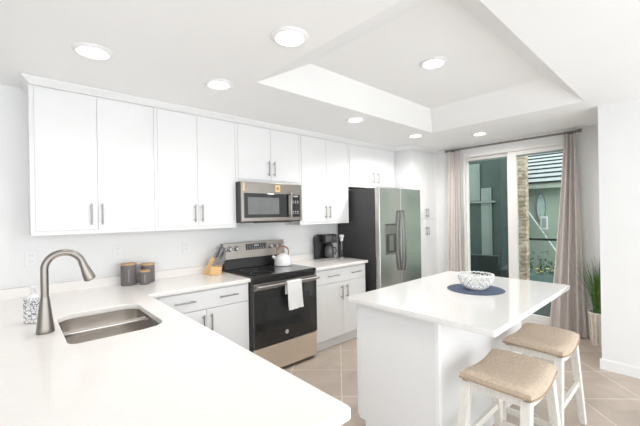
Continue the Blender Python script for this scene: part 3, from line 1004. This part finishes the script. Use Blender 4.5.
t = thing('milk_frother', 'slim black milk frother with pale head right of the coffee maker', 'frother', (3.128, 3.060, ZT1 + 0.0005), math.radians(-20))
bm = bmesh.new(); lathe_into(bm, [(0, 0), (0.043, 0), (0.044, 0.010), (0.038, 0.018), (0, 0.018)], 24)
obj('base', bm, M['steel'], t, smooth=True)
bm = bmesh.new(); box_into(bm, -0.024, 0.024, 0.008, 0.040, 0.0185, 0.255, 0.006)
obj('stand', bm, M['black'], t)
bm = bmesh.new(); cyl_into(bm, (0, 0, 0.10), (0, 0, 0.215), 0.006)
obj('whisk', bm, M['steel'], t, smooth=True)
bm = bmesh.new(); lathe_into(bm, [(0, 0.215), (0.016, 0.215), (0.022, 0.235), (0.022, 0.262), (0.030, 0.266), (0.033, 0.285), (0.028, 0.297), (0, 0.300)], 24)
obj('head', bm, M['white_plastic'], t, smooth=True)

# ------------------------------------------------------------------ outlets
def outlet(label, x, z, dark=False):
    t = thing('wall_outlet', label, 'outlet', (x, YB - 0.0005, z), 0, 'white outlet plates on the backsplash wall')
    box('plate', M['outlet'], t, -0.036, 0.036, -0.006, 0.0, -0.058, 0.058, 0.002)
    for s in (-1, 1):
        r = box('socket', M['outlet'], t, -0.017, 0.017, -0.0085, -0.0062, s * 0.022 - 0.015, s * 0.022 + 0.015, 0.001)
        bm = bmesh.new()
        for q in (-0.006, 0.006):
            box_into(bm, q - 0.0012, q + 0.0012, -0.0092, -0.0084, s * 0.022 - 0.001, s * 0.022 + 0.008)
        obj('slots', bm, M['outlet_slot'], r)
outlet('white wall outlet behind the faucet, leftmost on the backsplash', 0.097, 1.185)
outlet('white wall outlet above the tallest grey canister', 0.655, 1.187)
outlet('white wall outlet between the canisters and the knife block', 1.230, 1.185)
outlet('white wall outlet between the range and the coffee maker', 2.745, 1.202)

# ------------------------------------------------------------------ island
t = thing('kitchen_island', 'white kitchen island cabinet under the square quartz top', 'island')
IX0, IX1, IY0, IY1 = 1.722, 3.045, 0.9577, 1.562
bm = bmesh.new()
prism_into(bm, [(IY0 + 0.018, 0.001), (IY1 - 0.075, 0.001), (IY1 - 0.075, 0.10), (IY1 - 0.019, 0.10), (IY1 - 0.019, 0.8805), (IY0 + 0.018, 0.8805)], 0, IX0 + 0.018, IX1 - 0.018)
obj('body', bm, M['cabinet'], t)
for x in (IX0, IX1 - 0.0175):
    bm = bmesh.new()
    prism_into(bm, [(IY0 + 0.001, 0.001), (IY1 - 0.072, 0.001), (IY1 - 0.072, 0.10), (IY1 - 0.018, 0.10), (IY1 - 0.018, 0.8805), (IY0 + 0.001, 0.8805)], 0, x, x + 0.0175)
    obj('end_panel', bm, M['cabinet'], t, bevel=0.001)
box('back_panel', M['cabinet'], t, IX0 + 0.018, IX1 - 0.018, IY0, IY0 + 0.0175, 0.001, 0.8805)
bm = bmesh.new(); box_into(bm, IX0 - 0.003, IX0 + 0.024, IY0 - 0.004, IY0 + 0.020, 0.001, 0.8805)
obj('corner_trim', bm, M['trim'], t)
xs = [IX0 + 0.004, IX0 + 0.44, IX0 + 0.88, IX1 - 0.004]
for a, b in zip(xs, xs[1:]):
    dw = box('drawer', M['cabinet'], t, a + 0.0015, b - 0.0015, IY1 - 0.0175, IY1, 0.720, 0.868, 0.0018)
    pull(dw, (a + b) / 2, IY1, 0.80, 0.165, False, out=1)
    dd = box('door', M['cabinet'], t, a + 0.0015, b - 0.0015, IY1 - 0.0175, IY1, 0.112, 0.714, 0.0018)
    pull(dd, b - 0.04, IY1, 0.60, 0.155, True, out=1)
itop = slab('worktop', M['quartz_island'], None, [rounded(1.672, 3.092, 0.640, 1.592, 0.006, 3)], ZT0, ZT1, 0.003)
tag(itop, 'white quartz top of the kitchen island with the bowl on it', 'countertop')

# placemat and bowl
PX, PY = 2.476, 1.078
bm = bmesh.new(); lathe_into(bm, [(0, 0), (0.188, 0), (0.192, 0.0015), (0.188, 0.004), (0, 0.004)], 56, (0, 0, 0))
pm = tag(obj('placemat', bm, M['navy'], smooth=True), 'round navy woven placemat under the white bowl on the island', 'placemat')
pm.location = (PX, PY, ZT1 + 0.0006)
t = thing('openwork_bowl', 'white openwork ceramic bowl on the navy placemat', 'bowl', (PX - 0.005, PY - 0.005, ZT1 + 0.0052))
def bowl_r(s):
    return 0.052 + 0.066 * math.sin(s * math.pi / 2) ** 0.9
bm = bmesh.new()
n = 18
rings = []
NR = 6
for j in range(NR + 1):
    s = j / NR
    z = 0.004 + 0.100 * s ** 1.15
    r = bowl_r(s)
    o = 0.5 * (j % 2)
    rings.append([bm.verts.new((r * math.cos(2 * math.pi * (k + o) / n), r * math.sin(2 * math.pi * (k + o) / n), z)) for k in range(n)])
for j in range(NR - 1):
    a, b, c = rings[j], rings[j + 1], rings[j + 2]
    for k in range(n):
        if j % 2 == 0:
            bm.faces.new((a[k], b[k], c[k], b[k - 1]))
        else:
            bm.faces.new((a[k], b[(k + 1) % n], c[k], b[k]))
lt = obj('lattice', bm, M['ceramic'], t, smooth=True)
w = lt.modifiers.new('wire', 'WIREFRAME'); w.thickness = 0.0105; w.use_even_offset = False
bm = bmesh.new()
lathe_into(bm, [(0, 0), (0.054, 0), (0.058, 0.006), (0.072, 0.016), (0.069, 0.018), (0.052, 0.009), (0, 0.008)], 36)
obj('foot', bm, M['ceramic'], t, smooth=True)
bm = bmesh.new()
pts = [(0.1185 * math.cos(2 * math.pi * k / 52), 0.1185 * math.sin(2 * math.pi * k / 52), 0.104 + 0.0035 * math.cos(k * math.pi)) for k in range(53)]
tube_into(bm, pts, 0.0042, 8)
obj('rim', bm, M['ceramic'], t, smooth=True)

# ------------------------------------------------------------------ stools
def stool(label):
    t = thing('bar_stool', label, 'stool', (0, 0, 0), 0, 'upholstered counter stools at the island')
    W, D = 0.220, 0.172          # half sizes of the cushion
    def saddle(x): return 0.034 * (abs(x) / W) ** 2
    ZS = 0.578
    def cushion():
        bm = bmesh.new()
        nx, ny = 24, 18
        top, bot = {}, {}
        def pt(u, v):
            # squircle mapping keeps the corners tight
            x = W * u * math.sqrt(max(0, 1 - 0.055 * v * v))
            y = D * v * math.sqrt(max(0, 1 - 0.055 * u * u))
            return x, y
        for i in range(nx + 1):
            for j in range(ny + 1):
                u, v = -1 + 2 * i / nx, -1 + 2 * j / ny
                x, y = pt(u, v)
                edge = max(abs(u), abs(v))
                puff = (1 - abs(u) ** 6) ** 0.5 * (1 - abs(v) ** 5) ** 0.5
                zt = ZS + saddle(x) + 0.030 + 0.036 * puff
                top[i, j] = bm.verts.new((x, y, zt))
                bot[i, j] = bm.verts.new((x * 0.985, y * 0.985, ZS + saddle(x)))
        for i in range(nx):
            for j in range(ny):
                bm.faces.new((top[i, j], top[i + 1, j], top[i + 1, j + 1], top[i, j + 1]))
                bm.faces.new((bot[i, j], bot[i, j + 1], bot[i + 1, j + 1], bot[i + 1, j]))
        rim = [(i, 0) for i in range(nx)] + [(nx, j) for j in range(ny)] + [(i, ny) for i in range(nx, 0, -1)] + [(0, j) for j in range(ny, 0, -1)]
        for a, b in zip(rim, rim[1:] + rim[:1]):
            bm.faces.new((top[a], bot[a], bot[b], top[b]))
        path = [tuple(bot[a].co) for a in rim]
        return bm, path
    bm, path = cushion()
    ct = obj('cushion', bm, M['linen'], t, smooth=True)
    bm = bmesh.new()
    tube_into(bm, [(x * 1.012, y * 1.012, z + 0.004) for x, y, z in path] + [(path[0][0] * 1.012, path[0][1] * 1.012, path[0][2] + 0.004)], 0.0045, 8, cap=False)
    obj('piping', bm, M['piping'], ct, smooth=True)
    # frame: saddle-topped aprons
    bm = bmesh.new()
    for s in (-1, 1):
        y0, y1 = sorted((s * (D - 0.042), s * (D - 0.018)))
        n = 12
        poly = [(-W + 0.05 + (2 * W - 0.10) * k / n, ZS - 0.001 + saddle(-W + 0.05 + (2 * W - 0.10) * k / n)) for k in range(n + 1)]
        poly += [(x, z - 0.034) for x, z in reversed(poly)]
        prism_into(bm, poly, 1, y0, y1)
    for s in (-1, 1):
        x0, x1 = sorted((s * (W - 0.045), s * (W - 0.020)))
        box_into(bm, x0, x1, -D + 0.04, D - 0.04, ZS - 0.012, ZS + saddle(x0) * 0.9 - 0.001)
    obj('seat_frame', bm, M['whitewash'], t, bevel=0.002)
    legs = {}
    for sx in (-1, 1):
        for sy in (-1, 1):
            bm = bmesh.new()
            p1 = Vector((sx * (W - 0.042), sy * (D - 0.034), ZS + saddle(W - 0.042) - 0.003))
            p0 = Vector((sx * (W + SPX), sy * (D + SPY), 0.001))
            legs[sx, sy] = (p0, p1)
            hw, hd = 0.024, 0.021
            lo = [bm.verts.new((p0.x + a * hw * 0.92, p0.y + b * hd * 0.92, p0.z)) for a, b in ((-1, -1), (1, -1), (1, 1), (-1, 1))]
            hi = [bm.verts.new((p1.x + a * hw * 1.05, p1.y + b * hd * 1.05, p1.z)) for a, b in ((-1, -1), (1, -1), (1, 1), (-1, 1))]
            for k in range(4):
                bm.faces.new((lo[k], lo[(k + 1) % 4], hi[(k + 1) % 4], hi[k]))
            bm.faces.new(list(reversed(lo))); bm.faces.new(hi)
            obj('leg', bm, M['whitewash'], t, bevel=0.003)
    def at(k, z):
        p0, p1 = legs[k]
        return p0 + (p1 - p0) * ((z - p0.z) / (p1.z - p0.z))
    for a, b, z in (((-1, -1), (-1, 1), 0.20), ((1, -1), (1, 1), 0.18), ((-1, -1), (1, -1), 0.30), ((-1, 1), (1, 1), 0.30)):
        bm = bmesh.new()
        beam_into(bm, at(a, z), at(b, z), 0.020, 0.036)
        obj('stretcher', bm, M['whitewash'], t, bevel=0.002)
    return t
SPX, SPY = 0.085, -0.012
st1 = stool('nearer beige saddle stool with whitewashed legs at the island')
st1.location = (1.935, 0.674, 0)
st2 = copy_tree(st1)
st2['label'] = 'farther beige saddle stool, closer to the sliding door and curtain'
st2.location = (2.600, 0.700, 0)

# ------------------------------------------------------------------ curtains
XCUR = 4.822
t = thing('curtain_rod', 'dark metal curtain rod above the sliding door', 'curtain rod')
bm = bmesh.new(); cyl_into(bm, (XCUR, 0.905, 2.385), (XCUR, 2.480, 2.390), 0.012, n=14)
obj('rod', bm, M['rod'], t, smooth=True)
for y in (0.885, 2.495):
    bm = bmesh.new(); cyl_into(bm, (XCUR, y - 0.02, 2.386), (XCUR, y + 0.02, 2.388), 0.019, n=14)
    obj('finial', bm, M['rod'], t, smooth=True)
for y in (0.98, 2.44):
    bm = bmesh.new(); cyl_into(bm, (XCUR, y, 2.388), (XS - 0.001, y, 2.388), 0.008, n=10); cyl_into(bm, (XS - 0.008, y, 2.388), (XS - 0.001, y, 2.388), 0.024, n=16)
    obj('bracket', bm, M['rod'], t, smooth=True)

def curtain(label, ytop, ybot, folds, amp0, amp1, seed):
    """ytop/ybot: (y0,y1) extents at the heading and at the floor"""
    t = thing('curtain', label, 'curtain', (0, 0, 0), 0, 'taupe curtains at the sliding door')
    rnd = random.Random(seed)
    ph = [rnd.uniform(-0.5, 0.5) for _ in range(folds * 2 + 2)]
    bm = bmesh.new()
    nu, nv = folds * 12, 26
    th = 0.003
    g = {}
    for side in (0, 1):
        for j in range(nv + 1):
            v = j / nv
            z = 2.362 + (0.012 - 2.362) * v
            f = v ** 1.2
            y0 = ytop[0] + (ybot[0] - ytop[0]) * f
            y1 = ytop[1] + (ybot[1] - ytop[1]) * f
            amp = amp0 + (amp1 - amp0) * v
            for i in range(nu + 1):
                s = i / nu
                w = s + 0.020 * math.sin(5 * s + 2.2 * v + ph[0] * 4)
                x = XCUR + amp * math.sin(2 * math.pi * folds * w + ph[1]) * (0.75 + 0.4 * math.sin(7 * s + ph[2] * 6 + v))
                x += 0.010 * v * math.sin(2 * math.pi * folds * 2 * w + ph[3] * 5)
                g[side, i, j] = bm.verts.new((x + th * side, y0 + (y1 - y0) * s, z))
    for side in (0, 1):
        for i in range(nu):
            for j in range(nv):
                bm.faces.new((g[side, i, j], g[side, i + 1, j], g[side, i + 1, j + 1], g[side, i, j + 1]))
    for i in range(nu):
        for j in (0, nv):
            bm.faces.new((g[0, i, j], g[0, i + 1, j], g[1, i + 1, j], g[1, i, j]))
    for j in range(nv):
        for i in (0, nu):
            bm.faces.new((g[0, i, j], g[0, i, j + 1], g[1, i, j + 1], g[1, i, j]))
    obj('panel', bm, M['curtain'], t, smooth=True)
    for k in range(folds + 1):
        y = ytop[0] + 0.01 + (ytop[1] - ytop[0] - 0.02) * k / folds
        bm = bmesh.new()
        pts = [(XCUR + 0.021 * math.cos(2 * math.pi * q / 16), y, 2.3825 + 0.021 * math.sin(2 * math.pi * q / 16)) for q in range(17)]
        tube_into(bm, pts, 0.0028, 6, cap=False)
        obj('ring', bm, M['rod'], t, smooth=True)
curtain('taupe curtain hanging between the pantry and the glass', (2.29, 2.455), (2.262, 2.520), 5, 0.022, 0.030, 4)
curtain('taupe curtain right of the glass, flaring to the floor beside the plant', (0.915, 1.035), (0.850, 1.222), 4, 0.026, 0.048, 9)

# ------------------------------------------------------------------ potted grass
t = thing('potted_grass', 'tall green grass plant in a striped basket behind the wall corner', 'plant', (4.735, 0.722, 0.0))
bm = bmesh.new()
lathe_into(bm, [(0, 0.001), (0.068, 0.001), (0.075, 0.02), (0.094, 0.33), (0.098, 0.36), (0.088, 0.36), (0.082, 0.31), (0, 0.31)], 32)
pb = obj('basket', bm, M['basket_pale'], t, smooth=True)
bm = bmesh.new()
for k in range(14):
    a = 2 * math.pi * k / 14
    ca, sa = math.cos(a), math.sin(a)
    beam_into(bm, (0.0745 * ca, 0.0745 * sa, 0.02), (0.0965 * ca, 0.0965 * sa, 0.345), 0.018, 0.006, (ca, sa, 0))
obj('stripes', bm, M['basket'], pb)
bm = bmesh.new(); lathe_into(bm, [(0, 0.311), (0.080, 0.311), (0.07, 0.325), (0, 0.33)], 24)
obj('soil', bm, M['soil'], t, smooth=True)
rnd = random.Random(12)
bm = bmesh.new()
for k in range(170):
    a = rnd.uniform(0, 2 * math.pi); r0 = rnd.uniform(0, 0.05)
    L = rnd.uniform(0.36, 0.68); lean = rnd.uniform(0.02, 0.15)
    if math.sin(a) < -0.3 or math.cos(a) > 0.5:
        lean *= 0.45
    elif math.cos(a) < -0.2 and math.sin(a) > 0.1:
        lean *= 1.5
    ca, sa = math.cos(a), math.sin(a)
    b = Vector((r0 * ca, r0 * sa, 0.318))
    side = Vector((-sa, ca, 0))
    prev = None
    for q in range(7):
        s = q / 6
        c = b + Vector((ca, sa, 0)) * (lean * s ** 1.8) + Vector((0, 0, L * (s - 0.16 * s * s * (lean / 0.15))))
        wd = 0.0042 * (1 - s) ** 0.6 + 0.0003
        cur = [bm.verts.new(c - side * wd), bm.verts.new(c + Vector((ca, sa, 0)) * 0.0012), bm.verts.new(c + side * wd)]
        if prev:
            bm.faces.new((prev[0], prev[1], cur[1], cur[0])); bm.faces.new((prev[1], prev[2], cur[2], cur[1]))
        prev = cur
gb = obj('grass_blades', bm, M['grass'], t)
gb['kind'] = 'stuff'

# ------------------------------------------------------------------ downlights
def downlight(label, x, y, z, k=1.0, spread=130):
    t = thing('recessed_downlight', label, 'ceiling light', (x, y, z), 0, 'round recessed downlights in the ceiling')
    bm = bmesh.new(); lathe_into(bm, [(0.058, -0.0005), (0.100, -0.0005), (0.100, -0.004), (0.088, -0.014), (0.082, -0.015), (0.060, -0.003), (0.058, -0.0005)], 40)
    obj('trim_ring', bm, M['trim'], t, smooth=True)
    bm = bmesh.new(); lathe_into(bm, [(0, -0.0035), (0.062, -0.0035), (0.062, -0.001), (0, -0.001)], 36)
    obj('lens', bm, M['lamp'], t, smooth=True)
    ld = bpy.data.lights.new('downlight_bulb', 'AREA')
    ld.shape = 'DISK'; ld.size = 0.11; ld.energy = DOWNLIGHT_W * k; ld.spread = math.radians(spread); ld.color = (1.0, 0.975, 0.94)
    lo = bpy.data.objects.new('bulb', ld); COL.objects.link(lo)
    lo.parent = t; lo.location = (0, 0, -0.0155)
downlight('recessed ceiling downlight above the leftmost wall cabinet and the sink', 0.354, 2.31, ZC, 0.5)
downlight('recessed ceiling downlight in front of the wall cabinet left of the microwave', 1.121, 2.311, ZC, 0.5)
downlight('large near recessed downlight left of the ceiling tray corner, nearest the viewer', 1.117, 1.454, ZC)
downlight('recessed ceiling downlight in front of the cabinets right of the microwave', 2.590, 2.308, ZC, 1.1)
downlight('recessed ceiling downlight in front of the pantry', 3.705, 2.317, ZC, 3.6, 155)
downlight('recessed ceiling downlight next to the curtain rod', 4.246, 1.761, ZC, 2.4, 170)
downlight('recessed downlight in the raised tray above the island', 2.353, 1.309, 2.600, 0.9, 165)

# ------------------------------------------------------------------ outside
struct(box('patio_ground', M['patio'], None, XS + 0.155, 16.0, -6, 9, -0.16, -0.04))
GZ = -0.04
# neighbouring house
t = thing('neighbor_house', 'sage green house with white tiled roof seen through the glass', 'house')
box('wall', M['stucco'], t, 8.62, 12.5, -4.0, 6.5, GZ + 0.001, 1.984)
box('fascia', M['fascia'], t, 8.30, 8.345, -4.4, 6.9, 1.955, 2.095)
box('soffit', M['fascia'], t, 8.346, 8.62, -4.4, 6.9, 1.985, 2.015)
for k in range(11):
    x0 = 8.27 + k * 0.34
    z0 = 2.10 + k * 0.130
    bm = bmesh.new()
    prism_into(bm, [(x0, z0 - 0.03), (x0, z0), (x0 + 0.339, z0 + 0.094), (x0 + 0.339, z0 + 0.05)], 1, -4.5, 7.0)
    rw = obj('roof_course', bm, M['roof_tile'], t)
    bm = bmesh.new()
    prism_into(bm, [(x0 - 0.006, z0 - 0.040), (x0 - 0.006, z0 - 0.004), (x0 - 0.0005, z0 - 0.004), (x0 - 0.0005, z0 - 0.040)], 1, -4.48, 6.98)  # thin dark strip painting the shade under the course lip
    obj('course_shadow', bm, M['roof_shadow'], rw)
# house wing to the left
t = thing('house_wing', 'dark teal house wing with pale shuttered doors seen through the left glass', 'building')
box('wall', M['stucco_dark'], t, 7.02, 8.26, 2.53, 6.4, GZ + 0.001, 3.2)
for (a, b, z0, z1) in ((2.70, 2.90, 0.55, 1.95), (2.92, 3.14, 1.70, 2.45)):
    sh = box('shutter', M['shutter'], t, 6.985, 7.019, a, b, z0, z1, 0.004)
    box('inset_panel', M['shutter'], sh, 6.978, 6.984, a + 0.035, b - 0.035, z0 + 0.06, z1 - 0.06, 0.003)
box('ledge', M['shutter'], t, 6.93, 7.019, 2.62, 3.18, 1.655, 1.69)
# stone pillar
t = thing('stone_pillar', 'tan stacked-stone pillar outside behind the door stile', 'pillar', (5.98, 1.832, GZ + 0.001))
box('shaft', M['stone'], t, -0.075, 0.075, -0.060, 0.060, 0.0, 2.95, 0.01)
# railing
t = thing('porch_railing', 'dark bronze porch rail crossing behind the right glass', 'railing')
bm = bmesh.new(); box_into(bm, 6.28, 6.33, -1.0, 1.95, 1.000, 1.035, 0.004)
obj('top_rail', bm, M['iron'], t)
for y in (-0.98, 1.93):
    obj('post', (lambda b: (box_into(b, 6.285, 6.325, y - 0.02, y + 0.02, GZ + 0.001, 0.9995), b)[1])(bmesh.new()), M['iron'], t)
# oval wall panel, small framed picture, leaning white pole
bm = bmesh.new(); 
prof = [(2.276 + 0.085 * math.cos(2 * math.pi * k / 36), 1.55 + 0.305 * math.sin(2 * math.pi * k / 36)) for k in range(36)]
t = thing('oval_wall_panel', 'tall pale oval panel with grey rim on the green house wall', 'wall decor')
prism_into(bm, prof, 0, 8.575, 8.6195)
obj('face', bm, M['mirror'], t, bevel=0.004)
bm = bmesh.new(); tube_into(bm, [(8.575, y, z) for y, z in prof] + [(8.575, *prof[0])], 0.009, 8, cap=False)
obj('rim', bm, M['badge_dark'], t, smooth=True)
t = thing('framed_notice', 'small white framed picture on a post before the green house wall', 'picture')
bm = bmesh.new(); box_into(bm, 8.20, 8.22, 2.06, 2.19, 1.09, 1.36, 0.004)
obj('frame', bm, M['white_paint'], t)
box('picture', M['marking'], t, 8.194, 8.1995, 2.085, 2.165, 1.125, 1.325)
box('post', M['stucco'], t, 8.2205, 8.2325, 2.119, 2.131, GZ + 0.001, 1.30)
bm = bmesh.new(); tube_into(bm, [(8.40, 2.525, 1.54), (8.36, 1.55, -0.038)], 0.017, 10)
tag(obj('leaning_pole', bm, M['white_paint'], smooth=True), 'white pole leaning diagonally before the green house wall', 'pole')
# planter with yellow flowers
t = thing('flower_planter', 'long teal planter of green shrubs with yellow flowers outside', 'planter', (7.55, 1.95, GZ + 0.001))
box('trough', M['planter'], t, -0.20, 0.20, -0.75, 0.46, 0.0, 0.30, 0.01)
rnd = random.Random(5)
bm = bmesh.new()
for k in range(420):
    c = Vector((rnd.uniform(-0.2, 0.2), rnd.uniform(-0.75, 0.46), 0.30 + rnd.uniform(0, 0.5) ** 1.4 * (1.2 if rnd.random() < 0.3 else 0.7)))
    dv = Vector((rnd.uniform(-1, 1), rnd.uniform(-1, 1), rnd.uniform(-0.3, 1))).normalized()
    sd = dv.cross(Vector((0.3, 0.2, 1))).normalized()
    L = rnd.uniform(0.05, 0.10)
    a = [bm.verts.new(c), bm.verts.new(c + dv * L * 0.5 + sd * L * 0.22), bm.verts.new(c + dv * L), bm.verts.new(c + dv * L * 0.5 - sd * L * 0.22)]
    bm.faces.new(a)
fo = obj('foliage', bm, M['leaf'], t); fo['kind'] = 'stuff'
for k in range(16):
    c = Vector((rnd.uniform(-0.24, -0.12), rnd.uniform(-0.5, 0.42), rnd.uniform(0.28, 0.46)))
    bm = bmesh.new()
    lathe_into(bm, [(0, -0.012), (0.02, -0.006), (0.034, 0.008), (0.018, 0.016), (0, 0.012)], 10, c)
    obj('flower', bm, M['yellow'], t, smooth=True)
# patio armchairs
def armchair(label, x, y, rz):
    t = thing('patio_armchair', label, 'armchair', (x, y, GZ + 0.001), rz, 'dark wicker armchairs on the porch')
    bm = bmesh.new(); box_into(bm, -0.36, 0.36, -0.34, 0.34, 0.16, 0.30, 0.02)
    obj('seat_base', bm, M['wicker'], t)
    for s in (-1, 1):
        bm = bmesh.new(); box_into(bm, s * 0.36 - 0.05, s * 0.36 + 0.05, -0.34, 0.36, 0.301, 0.58, 0.02)
        obj('armrest', bm, M['wicker'], t)
    bm = bmesh.new(); prism_into(bm, [(0.20, 0.301), (0.30, 0.301), (0.44, 0.80), (0.34, 0.80)], 0, -0.305, 0.305)
    obj('backrest', bm, M['wicker'], t, bevel=0.015)
    bm = bmesh.new(); box_into(bm, -0.30, 0.30, -0.34, 0.19, 0.301, 0.42, 0.03, 3)
    obj('seat_cushion', bm, M['cushion_out'], t, smooth=True)
    for sx in (-1, 1):
        for sy in (-1, 1):
            bm = bmesh.new(); cyl_into(bm, (sx * 0.32, sy * 0.30, 0.0), (sx * 0.32, sy * 0.30, 0.165), 0.02)
            obj('leg', bm, M['iron'], t)
armchair('dark wicker patio armchair beyond the left glass pane, nearer the pantry side', 6.15, 2.52, math.radians(100))
armchair('dark wicker patio armchair beyond the left glass pane, farther back', 6.45, 3.55, math.radians(60))
